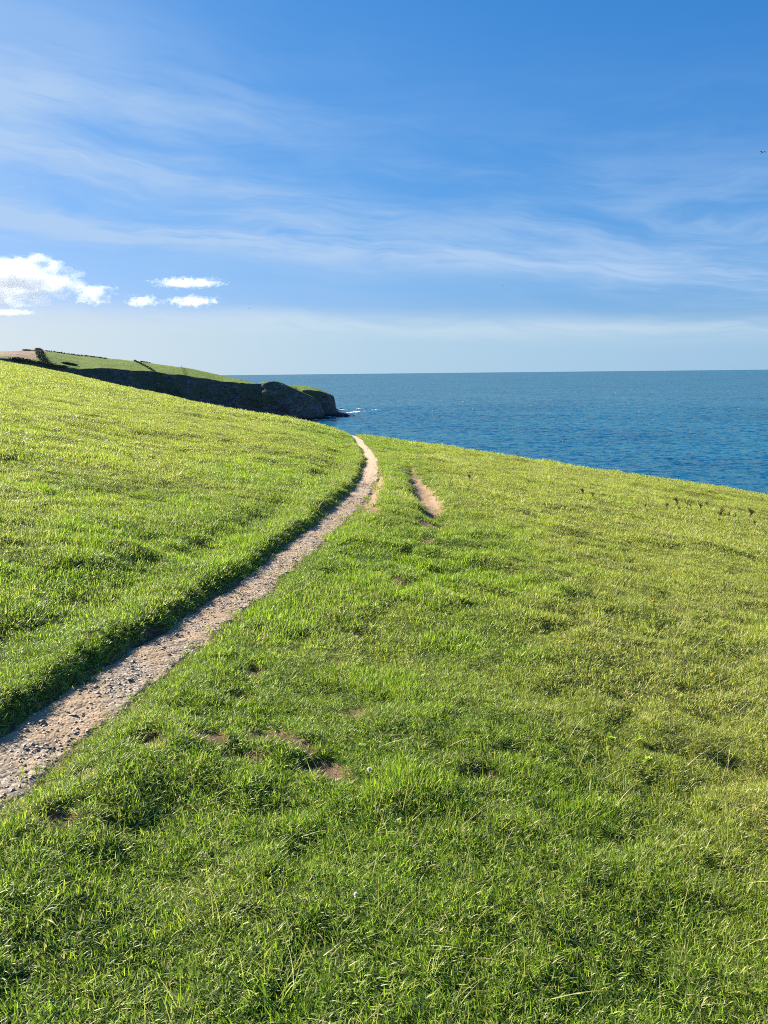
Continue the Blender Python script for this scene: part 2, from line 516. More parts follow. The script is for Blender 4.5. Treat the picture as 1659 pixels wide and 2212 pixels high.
# ------------------------------------------------------------------ instancing for grass and gravel (uncountable stuff)
def gn_scatter(name, pts, rots, scl, idx, protos, mat, dry=None):
    pc = bpy.data.collections.new(name + '_sources')
    for i, pm in enumerate(protos):
        po = bpy.data.objects.new('%s_source_%03d' % (name, i), pm)
        pm.materials.append(mat)
        pc.objects.link(po)
    me = bpy.data.meshes.new(name)
    me.vertices.add(len(pts)); me.vertices.foreach_set('co', np.asarray(pts, np.float32).ravel())
    set_attr(me, 'rot', rots, typ='FLOAT_VECTOR'); set_attr(me, 'scl', scl, typ='FLOAT_VECTOR'); set_attr(me, 'idx', idx, typ='INT')
    if dry is not None: set_attr(me, 'dry', dry)
    me.update()
    o = new_obj(name, me, mat)
    ng = bpy.data.node_groups.new(name + '_scatter', 'GeometryNodeTree')
    ng.interface.new_socket('Geometry', in_out='INPUT', socket_type='NodeSocketGeometry')
    ng.interface.new_socket('Geometry', in_out='OUTPUT', socket_type='NodeSocketGeometry')
    N = ng.nodes; Lk = ng.links
    gi = N.new('NodeGroupInput'); go = N.new('NodeGroupOutput')
    ci = N.new('GeometryNodeCollectionInfo'); ci.inputs[0].default_value = pc
    ci.inputs['Separate Children'].default_value = True; ci.inputs['Reset Children'].default_value = True
    ip = N.new('GeometryNodeInstanceOnPoints'); ip.inputs['Pick Instance'].default_value = True

    def na(nm, t):
        a = N.new('GeometryNodeInputNamedAttribute'); a.data_type = t; a.inputs[0].default_value = nm
        return [s for s in a.outputs if s.enabled and s.name == 'Attribute'][0]
    e2r = N.new('FunctionNodeEulerToRotation')
    Lk.new(na('rot', 'FLOAT_VECTOR'), e2r.inputs[0])
    Lk.new(gi.outputs[0], ip.inputs['Points']); Lk.new(ci.outputs[0], ip.inputs['Instance'])
    Lk.new(na('idx', 'INT'), ip.inputs['Instance Index']); Lk.new(e2r.outputs[0], ip.inputs['Rotation'])
    Lk.new(na('scl', 'FLOAT_VECTOR'), ip.inputs['Scale']); Lk.new(ip.outputs[0], go.inputs[0])
    md = o.modifiers.new('scatter', 'NODES'); md.node_group = ng
    return o


def tuft(rad, nbl, hmin, hmax, wid, seed, lean=.62, seg=4, straw=0.0, lie=.38):
    g = np.random.default_rng(seed)
    V = []; Fc = []; A = []
    for b in range(nbl):
        a = g.uniform(0, 2 * math.pi); q = rad * math.sqrt(g.uniform()); x0, y0 = q * math.cos(a), q * math.sin(a)
        hgt = g.uniform(hmin, hmax) * g.uniform(.7, 1.0)
        ld = a + g.normal(0, .9); flat = g.uniform() < lie
        th0 = abs(g.normal(0, .5)) + (0.85 if flat else .25); bend = g.uniform(.2, 1.3) * (1 if not flat else .7)
        w = wid * g.uniform(.7, 1.25)
        tw = g.uniform(-.9, .9)
        p = np.array([x0, y0, -.003 - .02 * rad]); i0 = len(V)
        for k_ in range(seg + 1):
            t = k_ / seg
            th = min(th0 + bend * t * t * lean * 2, 1.75)
            side = np.array([-math.sin(ld + tw * t), math.cos(ld + tw * t), .15 * math.sin(tw * 3)])
            wk = w * (1 - t ** 2.2) * .5
            if k_ < seg:
                V.append(p - side * wk); V.append(p + side * wk)
            else: V.append(p.copy())
            p = p + hgt / seg * np.array([math.sin(th) * math.cos(ld), math.sin(th) * math.sin(ld), math.cos(th)])
        c = g.uniform(0, 1) if g.uniform() > straw else g.uniform(.9, 1)
        for k_ in range(seg - 1):
            j = i0 + 2 * k_
            Fc.append((j, j + 1, j + 3)); Fc.append((j, j + 3, j + 2)); A += [c, c]
        j = i0 + 2 * (seg - 1)
        Fc.append((j, j + 1, j + 2)); A.append(c)
    me = mesh_np('tuft', np.array(V), np.array(Fc), smooth=True)
    if len(me.polygons) == len(A): set_attr(me, 'rnd', A, 'FACE')
    else: print('tuft faces dropped', len(me.polygons), len(A))
    return me


def stand(nx, ny, spin):
    """Euler angles that spin a tuft and then lean its upright axis to (nx, ny, 1)"""
    u = np.stack([nx, ny, np.ones_like(nx)], -1); u /= np.linalg.norm(u, axis=1, keepdims=True)
    a = np.stack([np.cos(spin), np.sin(spin), np.zeros_like(spin)], -1)
    a -= u * (a * u).sum(1, keepdims=True); a /= np.linalg.norm(a, axis=1, keepdims=True)
    b = np.cross(u, a)
    return np.stack([np.arctan2(b[:, 2], u[:, 2]), -np.arcsin(np.clip(a[:, 2], -1, 1)), np.arctan2(a[:, 1], a[:, 0])], -1)


LODS = [  # rmin, rmax, per m2, tuft radius, blades, hmin, hmax, width
    (.5, 4.5, 1700, .05, 26, .022, .046, .0029),
    (4.5, 11, 640, .08, 38, .022, .046, .0040),
    (11, 27, 220, .14, 48, .024, .050, .0068),
    (27, 90, 54, .25, 58, .03, .065, .0135)]
NV = 7
protos = []; pts = []; rots = []; scls = []; idxs = []
SECT = R(39)
for li, (r0, r1, den, rad, nb, h0, h1, wd) in enumerate(LODS):
    for v in range(NV):
        protos.append(tuft(rad, nb, h0, h1, wd, 100 * li + v, seg=4 if li < 2 else 3, straw=.07))
for li, (r0, r1, den, rad, nb, h0, h1, wd) in list(enumerate(LODS)) + [(1, (11, 34, 420, .08, 38, .022, .046, .0040))]:
    a0, a1 = r0 * .93, r1 * 1.07
    if r0 == 11 and li == 1:      # fine tufts again beside the far path and the worn hollow
        n = int(6.5 * 25 * den)
        x, y = rng.uniform(-3.5, 3, n), rng.uniform(9.5, 34.5, n); r, ph = np.hypot(x, y), np.arctan2(x, y)
    else:
        n = int(SECT * (a1 ** 2 - a0 ** 2) * den)
        r = np.sqrt(rng.uniform(a0 ** 2, a1 ** 2, n)); ph = rng.uniform(-SECT, SECT, n)
    rj = r * rng.uniform(.94, 1.07, n)
    keep = (rj >= r0) & (rj < r1)
    D = hermite(PHK, DKK, ph)
    keep &= r < D * 1.35
    r, ph = r[keep], ph[keep]
    x, y = r * np.sin(ph), r * np.cos(ph)
    if r1 > 11:
        o, w = path_off(x, y)
        feat = (np.abs(o) - w < .42) | (bare_mask(x, y, 1.4) > .1)
        keep = feat if li == 1 else ~feat
        x, y = x[keep], y[keep]
    o, w = path_off(x, y); e = edge_wob(x, y)
    dd = np.abs(o + e) - w
    bm = bare_mask(x, y)
    thin = .5 + .5 * fbm(x, y, .3, 3, 71) + (.9 * np.minimum(0, fbm(x, y, .11, 2, 72) + .12) if r1 <= 11 else .6 * np.minimum(0, fbm(x, y, .3, 2, 73) + .1))
    keep = (dd > rng.normal(-.004, .03, len(x))) & (bm < .3 + .7 * rng.uniform(size=len(x)) ** 3) & (rng.uniform(size=len(x)) < .70 + .7 * thin)
    x, y, dd, o, e, bm = x[keep], y[keep], dd[keep], o[keep], e[keep], bm[keep]
    z = ground_h(x, y)
    eps = .06 if li < 2 else .25
    gx = (ground_h(x + eps, y) - ground_h(x - eps, y)) / (2 * eps); gy = (ground_h(x, y + eps) - ground_h(x, y - eps)) / (2 * eps)
    m = len(x)
    hn = .9 + .3 * fbm(x, y, .8, 2, 54) + .25 * fbm(x, y, .14, 2, 53) + .95 * tallness(x, y)
    hn = np.clip(hn, .62, 2.2)
    hn = np.where(bm > .2, .5, hn)
    hn *= 1 - .25 * np.exp(-(np.maximum(dd, 0) / .12) ** 2)
    s = rng.uniform(.8, 1.2, m)
    pts.append(np.stack([x, y, z], -1))
    lean = rng.normal(0, .16, (m, 2))
    # wind leans the blades a little downhill and to the right
    rots.append(stand(-np.clip(gx, -.9, .9) * .85 + lean[:, 0] + .14, -np.clip(gy, -.9, .9) * .85 + lean[:, 1] - .05, rng.uniform(0, 6.283, m)))
    scls.append(np.stack([s, s, s * hn], -1))
    idxs.append(li * NV + rng.integers(0, NV, m))

# coarse tussocks and long dry stems
i0 = len(protos)
for v in range(5):
    protos.append(tuft(.05, 26, .09, .17, .0042, 900 + v, lean=.8, seg=5))
for v in range(6):
    protos.append(tuft(.09, 6, .10, .24, .0024, 950 + v, lean=.45, seg=5, straw=1.0, lie=.45))
for v in range(4):
    protos.append(tuft(.14, 16, .10, .22, .007, 980 + v, lean=.5, seg=4, straw=.8, lie=.35))
for kind, den, rmax, (i1, i2) in (('tus', .0, 16, (0, 5)), ('dry', 0, 12, (5, 11)), ('dryfar', 0, 60, (11, 15))):
    n = {'tus': 900, 'dry': 3600, 'dryfar': 14000}[kind]
    r = np.sqrt(rng.uniform(1.2 ** 2 if kind != 'dryfar' else 11 ** 2, rmax ** 2, n)); ph = rng.uniform(-SECT, SECT, n)
    x, y = r * np.sin(ph), r * np.cos(ph)
    o, w = path_off(x, y)
    f = fbm(x, y, 1.3, 3, 61) if kind == 'tus' else fbm(x, y, 2.4, 3, 62) + .35 * sstep(-.3, 2.5, x) - .2
    keep = (np.abs(o) - w > .12) & (f > (.12 if kind == 'tus' else .0)) & (bare_mask(x, y) < .2) & (r < hermite(PHK, DKK, ph) * 1.2)
    x, y = x[keep], y[keep]; m = len(x)
    pts.append(np.stack([x, y, ground_h(x, y)], -1))
    rots.append(stand(rng.normal(.2, .2, m), rng.normal(-.05, .2, m), rng.uniform(0, 6.283, m)))
    s = rng.uniform(.6, 1.1, m)
    scls.append(np.stack([s, s, s], -1)); idxs.append(i0 + rng.integers(i1, i2, m))
pts = np.concatenate(pts); rots = np.concatenate(rots); scls = np.concatenate(scls); idxs = np.concatenate(idxs)
dry_backlights = np.clip(dry_backlight(pts[:, 0], pts[:, 1]) - .35 * tallness(pts[:, 0], pts[:, 1]) + rng.normal(0, .15, len(pts)), 0, 1)
print('grass tufts', len(pts))
tag(gn_scatter('grass', pts, rots, scls, idxs, protos, M_GRASS, dry_backlights), 'short grazed turf covering the whole hillside', 'grass', kind='stuff')


# ------------------------------------------------------------------ gravel and stones
def stone_mesh(seed, flat=.45, sub=2, jag=.25):
    g = np.random.default_rng(seed)
    import bmesh
    bm = bmesh.new(); bmesh.ops.create_icosphere(bm, subdivisions=sub, radius=1)
    for _ in range(7):
        nrm = Vector(g.normal(size=3)).normalized(); d = g.uniform(.55, .85)
        for v in bm.verts:
            t = v.co.dot(nrm)
            if t > d: v.co -= nrm * (t - d)
    ax = g.uniform(.65, 1.0)
    for v in bm.verts:
        v.co.x *= 1.0; v.co.y *= ax; v.co.z *= flat
    me = bpy.data.meshes.new('stone'); bm.to_mesh(me); bm.free()
    return me


n = 22000
t = rng.uniform(0, 1, n)
y = 1.2 + 13 * t ** 1.6; q = rng.uniform(-1, 1, n)
c = np.interp(y, PY, PX); s = np.interp(y, PY, DPX); nn = np.sqrt(1 + s ** 2); w = np.clip(np.interp(y, PY, PW) / nn, .15, .32)
x = c + q * w / nn; y = y - q * w * s / nn
dens = fbm(x, y, .5, 3, 81)
o, w = path_off(x, y); dd = np.abs(o + edge_wob(x, y)) - w
keep = (dd < -.005) & (dens > rng.uniform(-.45, .55, n))
x, y = x[keep], y[keep]; m = len(x)
sz = np.clip(rng.lognormal(math.log(.0044), .5, m), .0022, .015) * (1 + .04 * np.maximum(y - 3, 0))
gz = path_z(x, y) + .1 * sz
gz -= 0
tag(gn_scatter('gravel', np.stack([x, y, gz], -1), np.stack([rng.normal(0, .22, m), rng.normal(0, .22, m), rng.uniform(0, 6.28, m)], -1), np.stack([sz] * 3, -1),
               rng.integers(0, 9, m), [stone_mesh(i, flat=.22 + .035 * i, sub=1) for i in range(9)], M_STONE), 'grey slate chips lying loose on the footpath', 'gravel', kind='stuff')

STN = [(92, 1566, 11, 'rounded pale stone at the foot of the left grass bank, near the left edge'),
       (57, 1586, 9, 'brownish stone under the left bank, nearest the left edge of the photo'),
       (160, 1550, 9, 'grey stone in bank shadow on the near stretch of path'),
       (280, 1473, 12, 'dark flat slate in the middle of the path below the bend of the bank'),
       (258, 1482, 8, 'small light stone beside the dark flat slate on the path'),
       (403, 1346, 10, 'pale stone by the gap in the left bank'),
       (382, 1375, 9, 'dark stone on the sunlit side of path beyond the gap in the bank'),
       (210, 1502, 9, 'flat grey slate half in shade against the left bank')]
for i, (px, py, s, lab) in enumerate(STN):
    c = hit(px, py, -.055)
    if c is None: continue
    me = stone_mesh(300 + i, flat=.4 if 'flat' in lab else .62, sub=3)
    rad = s / F * math.hypot(c[0], c[1]) * .72
    o = new_obj('stone', me, M_STONE)
    o.scale = (rad, rad, rad); o.location = (c[0], c[1], path_z(c[0], c[1])[0] + rad * .25); o.rotation_euler = (.1, .15, i * 1.3)
    for p_ in me.polygons: p_.use_smooth = False
    tag(o, lab, 'stone', 'loose stones on the footpath')

# ------------------------------------------------------------------ sea
# the near water carries real waves
wr = [230.0]
while wr[-1] < 1500: wr.append(wr[-1] + max(1.3, .0034 * wr[-1]))
wr = np.array(wr); wa = np.radians(np.arange(-26, 33, .085))
WR, WA = np.meshgrid(wr, wa, indexing='ij')
wx, wy = WR * np.sin(WA), WR * np.cos(WA)
ca, sa_ = math.cos(R(12)), math.sin(R(12))
qx, qy = wx * ca - wy * sa_, wx * sa_ + wy * ca
hz = .3 * fbm(qx * .4, qy, 24, 2, 91) + .8 * fbm(qx * .6, qy, 6.5, 4, 92, .6)
ed_ = sstep(0, .05, (WR - 230) / 1270) * (1 - sstep(.8, 1, (WR - 230) / 1270))
v1 = np.stack([wx, wy, SEA + hz * ed_ * .8], -1).reshape(-1, 3)
sr = np.concatenate([[1], np.geomspace(60, 1600, 40), np.geomspace(1700, 45000, 60)]); sa = np.radians(np.arange(0, 360, 2.0))
SR, SA = np.meshgrid(sr, sa, indexing='ij')
v2 = np.stack([SR * np.sin(SA), SR * np.cos(SA), SEA - 1.7 * (1 - sstep(1300, 1480, SR))], -1).reshape(-1, 3)
me = mesh_np('sea', np.concatenate([v1, v2]), np.concatenate([grid_faces(len(wr), len(wa)), grid_faces(len(sr), len(sa), True) + len(v1)])[:, ::-1])
tag(new_obj('sea', me, M_SEA), kind='structure')


# ------------------------------------------------------------------ far headlands
def sweep_headland(name, cols, npx, rows_cliff, rows_top, mats, seed, matfun=None, rough=1.0):
    """cols: px, skyline y, cliff-top y, depth of cliff top, depth of ridge, width of cliff foot"""
    cols = np.array(cols, float)
    u = np.linspace(cols[0, 0], cols[-1, 0], npx)
    C = [np.interp(u, cols[:, 0], cols[:, i]) if i in (1, 2) else hermite(cols[:, 0], cols[:, i], u) for i in range(6)]
    V = np.zeros((rows_cliff + rows_top + 8, npx, 3)); kind = np.zeros(V.shape[:2])
    for j in range(npx):
        top = at_depth(u[j], C[2][j], C[3][j]); rid = at_depth(u[j], C[1][j], C[4][j])
        hgt = top[2] - SEA
        foot = np.array([top[0] * (1 - C[5][j] / top[1]), top[1] - C[5][j], SEA - 3])
        for i in range(rows_cliff):
            t = i / (rows_cliff - 1)
            p = foot + (top - foot) * t
            p[1] -= 0 if t in (0, 1) else 0
            V[i, j] = p
        for i in range(rows_top):
            t = (i + 1) / rows_top
            p = top + (rid - top) * t
            p[2] += (rid[2] - top[2]) * .10 * math.sin(math.pi * t)
            V[rows_cliff + i, j] = p
        for i in range(8):
            t = (i + 1) / 8
            V[rows_cliff + rows_top + i, j] = (rid[0] * (1 + .15 * t), rid[1] + 10 * t + 220 * t * t, rid[2] + (SEA - 4 - rid[2]) * t ** 1.6)
    # rock relief pushed along the view depth and a little sideways
    xx, yv, zz = V[..., 0], V[..., 1], V[..., 2]
    tt = np.zeros(V.shape[:2]); tt[:rows_cliff] = np.linspace(0, 1, rows_cliff)[:, None]
    env = np.where(np.arange(V.shape[0])[:, None] < rows_cliff, np.sin(np.pi * np.clip(tt, .0, 1) * .93 + .12) ** .6, 0) * rough
    env = np.clip(env, 0, 1)
    n1 = fbm(xx + zz * .6, zz * 1.2, 42, 4, seed); n2 = fbm(xx - zz * .5, zz * 1.5, 12, 4, seed + 5); n3 = np.abs(fbm(xx * 1.0 + zz * .45, zz * .35, 26, 4, seed + 9))
    V[..., 1] += env * (13 * n1 + 5 * n2 + 11 * (n3 - .25))
    topj = np.exp(-((np.arange(V.shape[0])[:, None] - rows_cliff + 1) / 1.2) ** 2)
    V[..., 2] += topj * 1.6 * fbm(xx, xx * 0, 9, 3, seed + 3)
    V[..., 2] += np.where(np.arange(V.shape[0])[:, None] >= rows_cliff, 1, 0) * 1.0 * fbm(xx, yv, 40, 3, seed + 4)
    nr = V.shape[0]
    fc = grid_faces(nr, npx)
    me = mesh_np(name, V.reshape(-1, 3), fc)
    fi = np.repeat(np.arange(nr - 1), npx - 1); fj = np.tile(np.arange(npx - 1), nr - 1)
    mi = np.where(fi < rows_cliff - 1, 0, 1)
    if matfun is not None: mi = matfun(fi - rows_cliff + 1, u[fj], mi)
    o = new_obj(name, me, mats)
    me.polygons.foreach_set('material_index', mi.astype(np.int32))
    me.update()
    return tag(o, kind='structure')


HA = [  # px, skyline, cliff top, depth top, depth ridge, foot
    (-260, 765, 771, 620, 900, 26), (-100, 762, 770, 660, 950, 26), (0, 759.5, 775, 700, 1000, 26), (40, 757.5, 779, 730, 1030, 26), (89, 757.5, 787, 765, 1060, 28), (116, 760, 791, 790, 1070, 28),
    (172, 768, 799, 830, 1090, 28), (200, 770.5, 797.5, 850, 1095, 30), (215, 772, 796, 860, 1100, 30), (291, 779.5, 801.5, 890, 1110, 32), (330, 784.5, 803.5, 905, 1110, 32), (393, 792.6, 811, 925, 1110, 32),
    (443, 802, 818.5, 942, 1100, 32), (483, 812, 825, 955, 1070, 32), (520, 820.5, 826.5, 962, 1030, 32), (548, 827, 828.5, 968, 1000, 32), (559, 828.3, 829, 970, 992, 32), (568, 825.2, 826, 972, 990, 34), (583, 823.8, 824.6, 974, 990, 34), (596, 823.4, 824.2, 975, 990, 36),
    (609, 827.5, 828.3, 976, 990, 36), (623, 834, 835, 977, 990, 36), (640, 841.6, 842.6, 978, 990, 34), (660, 850, 851, 980, 990, 32), (676, 857, 858, 984, 992, 30), (690, 868, 869, 988, 996, 25), (698, 882, 883, 992, 998, 15), (702, 899, 900, 995, 1000, 5)]


def ha_mat(row, u, mi):
    mi = np.where((row > 3) & (u < 84 + row * .8) & (mi == 1) & (row < 22), 2, mi)
    # cliff scrub spills over the brow on the left
    mi = np.where((row >= 0) & (row < 2) & (u < 150), 0, mi)
    return mi


sweep_headland('headland', HA, 520, 44, 22, [M_CLIFF, M_FIELD, M_PLOUGH], 200, ha_mat)
HB = [(596, 829, 832, 1040, 1085, 20), (624, 832.3, 834, 1040, 1085, 20), (642, 832, 842, 1038, 1090, 22), (660, 834, 843, 1038, 1090, 24), (674, 837, 843.5, 1038, 1085, 24), (688, 841.5, 844.5, 1040, 1075, 24), (702, 846.6, 848.5, 1042, 1065, 24),
      (712, 851, 852, 1044, 1060, 22), (718, 854.5, 855.5, 1046, 1058, 20), (721, 857, 858, 1047, 1056, 16), (723, 864, 865, 1048, 1055, 12), (725, 874, 875, 1048, 1054, 8), (726, 886, 887, 1048, 1053, 5), (728, 899, 900, 1048, 1052, 2)]
sweep_headland('headland', HB, 260, 36, 10, [M_CLIFF, M_FIELD], 260, None, .6)


def rock_lump(name, a, b, hgt, dep, seed, label):
    """low rock between two water-line points of the photograph"""
    A = sea_pt(*a); B = sea_pt(*b)
    L = np.linalg.norm(B - A); mid = (A + B) / 2
    nu, nv = 60, 24
    U, Vv = np.meshgrid(np.linspace(0, 2 * math.pi, nu, endpoint=False), np.linspace(0, 1, nv), indexing='ij')
    rad = (1 - Vv ** 1.5) * (1 + .25 * fbm(np.cos(U) * 2 + 5, np.sin(U) * 2, 1, 3, seed))
    x = np.cos(U) * rad * L / 2; y = np.sin(U) * rad * dep / 2
    z = Vv ** .8 * hgt * (1 + .35 * fbm(x, y, L * .15, 3, seed + 1)) * (1 - .55 * np.cos(U) * .5 * (1 - Vv) - .0) - .8
    fc = grid_faces(nu, nv); fc2 = np.stack([((nu - 1) * nv + np.arange(nv - 1)), (np.arange(nv - 1)), (np.arange(nv - 1) + 1), ((nu - 1) * nv + np.arange(nv - 1) + 1)], -1)
    me = mesh_np(name, np.stack([x, y, z], -1).reshape(-1, 3), np.concatenate([fc, fc2])[:, ::-1])
    o = new_obj(name, me, M_CLIFF)
    o.location = (mid[0], mid[1], SEA); o.rotation_euler = (0, 0, math.atan2(B[1] - A[1], B[0] - A[0]))
    return tag(o, label, 'rock', 'wave washed rocks off the headland')


rock_lump('rock_ledge', (688, 899), (752, 897), 7.5, 70, 1, 'long dark rock ledge running out to sea from the foot of the headland tip')
rock_lump('sea_rock', (721, 886.5), (729, 886.5), 4, 22, 2, 'small dark rock beside the cliff end, behind the ledge')
rock_lump('sea_rock', (731, 885.5), (744, 885.5), 3.2, 22, 3, 'low dark rock lying offshore in the foam, right of the cliff end')
rock_lump('sea_rock', (650, 907.5), (673, 907), 4, 20, 4, 'dark rock at the waterline where the grass brow hides the cliff foot')


def foam_sheet(spots, seed):
    V = []; Fc = []; A = []
    for a, b, dep in spots:
        pa, pb = sea_pt(*a), sea_pt(*b)
        n1, n2 = 24, 8
        dirv = pb - pa; perp = np.array([-dirv[1], dirv[0], 0]); perp /= np.linalg.norm(perp) + 1e-9
        i0 = len(V)
        for i in range(n1):
            for j in range(n2):
                s = i / (n1 - 1); t = j / (n2 - 1) * 2 - 1
                p = pa + dirv * s + perp * t * dep / 2
                p[2] = SEA + .75 + .5 * max(0, 1 - t * t) * random.uniform(.3, 1)
                V.append(p); A.append(max(0, (1 - t * t) * min(1, 5 * s, 5 * (1 - s)) * 1.6))
        for i in range(n1 - 1):
            for j in range(n2 - 1):
                k_ = i0 + i * n2 + j
                Fc.append((k_, k_ + n2, k_ + n2 + 1, k_ + 1))
    me = mesh_np('surf', np.array(V), np.array(Fc))
    set_attr(me, 'fade', A)
    return me


me = foam_sheet([((655, 910), (688, 907.5), 14), ((700, 902), (745, 899.5), 16), ((740, 894), (782, 889), 20), ((722, 888), (742, 886), 12), ((767, 884.5), (784, 883.5), 14), ((802, 886), (816, 885), 14),
                 ((748, 897), (768, 897), 9)], 1)
tag(new_obj('surf', me, M_FOAM), 'white surf breaking round the rocks at the headland tip', 'surf', kind='stuff')

# scattered whitecaps far out
V = []; Fc = []
caps = [(1380, 889, 5), (1021, 884, 4), (1596, 883, 4), (1215, 954, 5), (934, 887, 3), (1000, 868, 3), (1147, 877, 3), (1411, 908, 4), (925, 1000, 3), (1263, 980, 4), (1560, 1000, 4), (1120, 920, 3), (860, 868, 3), (1330, 848, 3), (1500, 872, 3), (900, 905, 3), (1180, 894, 3)]
for px, py, w in caps:
    p = sea_pt(px, py); L = w / F * p[1] * .5; i0 = len(V)
    for k_ in range(9):
        s = k_ / 8 * 2 - 1; hh = (1 - s * s) * L * .16 + .02
        jx = random.uniform(-.1, .1) * L
        V += [(p[0] + s * L, p[1] + jx, SEA + .3), (p[0] + s * L, p[1] + jx + L * .3 * (1 - s * s), SEA + .5 + hh), (p[0] + s * L, p[1] + jx + L * .9 * (1 - s * s) + .1, SEA + .3)]
    for k_ in range(8):
        a = i0 + 3 * k_
        Fc += [(a, a + 3, a + 4, a + 1), (a + 1, a + 4, a + 5, a + 2)]
tag(new_obj('whitecaps', mesh_np('whitecaps', np.array(V), np.array(Fc)), M_WHITE), 'tiny white wave crests scattered over the blue sea', 'whitecaps', kind='stuff')


# ------------------------------------------------------------------ hedges and fence on the far fields
def surf_depth(px, py):
    """depth on the headland's field for a sight line (columns HA)"""
    c = np.array(HA)
    sk, ct, dt, dr = [np.interp(px, c[:, 0], c[:, i]) for i in (1, 2, 3, 4)]
    t = np.clip((ct - py) / max(ct - sk, .5), 0, 1)
    # invert z interpolation
    a = at_depth(px, ct, dt); b = at_depth(px, sk, dr)
    best = min(np.linspace(0, 1, 80), key=lambda q_: abs((lambda p: p[2] + (b[2] - a[2]) * .10 * math.sin(math.pi * q_) - at_depth(px, py, p[1])[2])(a + (b - a) * q_)))
    return dt + (dr - dt) * best


def hedge(name, pxs, hgt, wid, dens, label, cat='hedge'):
    pl = [at_depth(px, py, surf_depth(px, py)) for px, py in pxs]
    V = []; Fc = []
    tot = 0
    for a, b in zip(pl[:-1], pl[1:]):
        L = np.linalg.norm(b - a)
        for i in range(max(8, int(L * dens))):
            t = random.random(); c = a + (b - a) * t
            lump = .5 + .5 * math.sin(tot * .13 + t * L * .21) * math.sin(t * L * .083 + 1)
            hh = hgt * (.55 + .6 * lump)
            p = c + np.array([random.gauss(0, wid * .4), random.gauss(0, wid * .4), hh * random.random() ** .8])
            s = random.uniform(.25, .7) * min(1, hgt / 1.5)
            n1 = np.array([random.gauss(0, 1) for _ in range(3)]); n2 = np.array([random.gauss(0, 1) for _ in range(3)])
            i0 = len(V)
            V += [p - n1 * s * .6, p + n2 * s * .6, p + n1 * s * .6, p - n2 * s * .6]
            Fc.append((i0, i0 + 1, i0 + 2, i0 + 3))
        tot += L
    c = np.mean(np.array(V), 0)
    o = new_obj(name, mesh_np(name, np.array(V) - c, np.array(Fc), False), M_HEDGE)
    o.location = c
    return tag(o, label, cat)


hedge('hedge', [(84, 758.5), (86, 766), (90, 774), (95, 783)], 3.8, 4.5, 34, 'dark bushy hedge between the brown stubble field and the green field')
hedge('hedge', [(98, 759), (130, 763), (172, 768.6), (232, 775)], 1.7, 2.0, 16, 'long low dark hedge along the skyline of the green field')
hedge('hedge', [(50, 758), (68, 757.8), (84, 757.8)], 1.8, 2.0, 22, 'short dark hedge on the skyline above the brown field')
hedge('hedge', [(291, 780.5), (305, 787), (320, 795), (334, 803)], 1.8, 1.6, 18, 'thin straggly hedge running down the middle of the far green field')
hedge('hedge', [(303, 781.8), (325, 784.8)], 1.4, 1.4, 14, 'short faint hedge on the skyline right of the thin field hedge')
hedge('gorse_scrub', [(136, 785.5), (165, 789.5)], 1.6, 2.5, 90, 'dark patch of low scrub in the lower left of the green field', 'scrub')
hedge('gorse_scrub', [(28, 778), (60, 781.5), (100, 789), (140, 795)], 2.5, 4.5, 90, 'dark scrub along the cliff brow below the brown field', 'scrub')

froot = bpy.data.objects.new('field_fence', None); COL.objects.link(froot)
fp = [at_depth(px, py, surf_depth(px, py)) for px, py in [(392, 793.3), (394.5, 797.5), (396, 802), (397, 806.5), (398, 810)]]
froot.location = fp[0]
tag(froot, 'small post and rail fence crossing the far green slope near its seaward end', 'fence')


def box(V, Fc, c, sx, sy, sz):
    i = len(V)
    for dz in (0, 1):
        for dx, dy in ((-1, -1), (1, -1), (1, 1), (-1, 1)):
            V.append((c[0] + dx * sx / 2, c[1] + dy * sy / 2, c[2] + dz * sz))
    Fc += [(i, i + 3, i + 2, i + 1), (i + 4, i + 5, i + 6, i + 7), (i, i + 1, i + 5, i + 4), (i + 1, i + 2, i + 6, i + 5), (i + 2, i + 3, i + 7, i + 6), (i + 3, i, i + 4, i + 7)]


posts = []
for a, b in zip(fp[:-1], fp[1:]):
    for t in (0, .5): posts.append(a + (b - a) * t)
posts.append(fp[-1])
V = []; Fc = []; box(V, Fc, (0, 0, -.3), .35, .35, 2.4)
pm = mesh_np('post', np.array(V), np.array(Fc), False); pm.materials.append(M_WOOD)
for p in posts:
    o = bpy.data.objects.new('post', pm); COL.objects.link(o); o.parent = froot
    o.location = p - fp[0]
for hz in (.8, 1.6):
    V = []; Fc = []
    for a, b in zip(posts[:-1], posts[1:]):
        i = len(V); a2 = a - fp[0]; b2 = b - fp[0]
        for q_ in (a2, b2):
            for dx, dz in ((-.06, 0), (.06, 0), (.06, .2), (-.06, .2)):
                V.append((q_[0] + dx + .24, q_[1], q_[2] + dz + hz))
        Fc += [(i + k_, i + (k_ + 1) % 4, i + 4 + (k_ + 1) % 4, i + 4 + k_) for k_ in range(4)]
    new_obj('rail', mesh_np('rail', np.array(V), np.array(Fc), False), M_WOOD, froot)


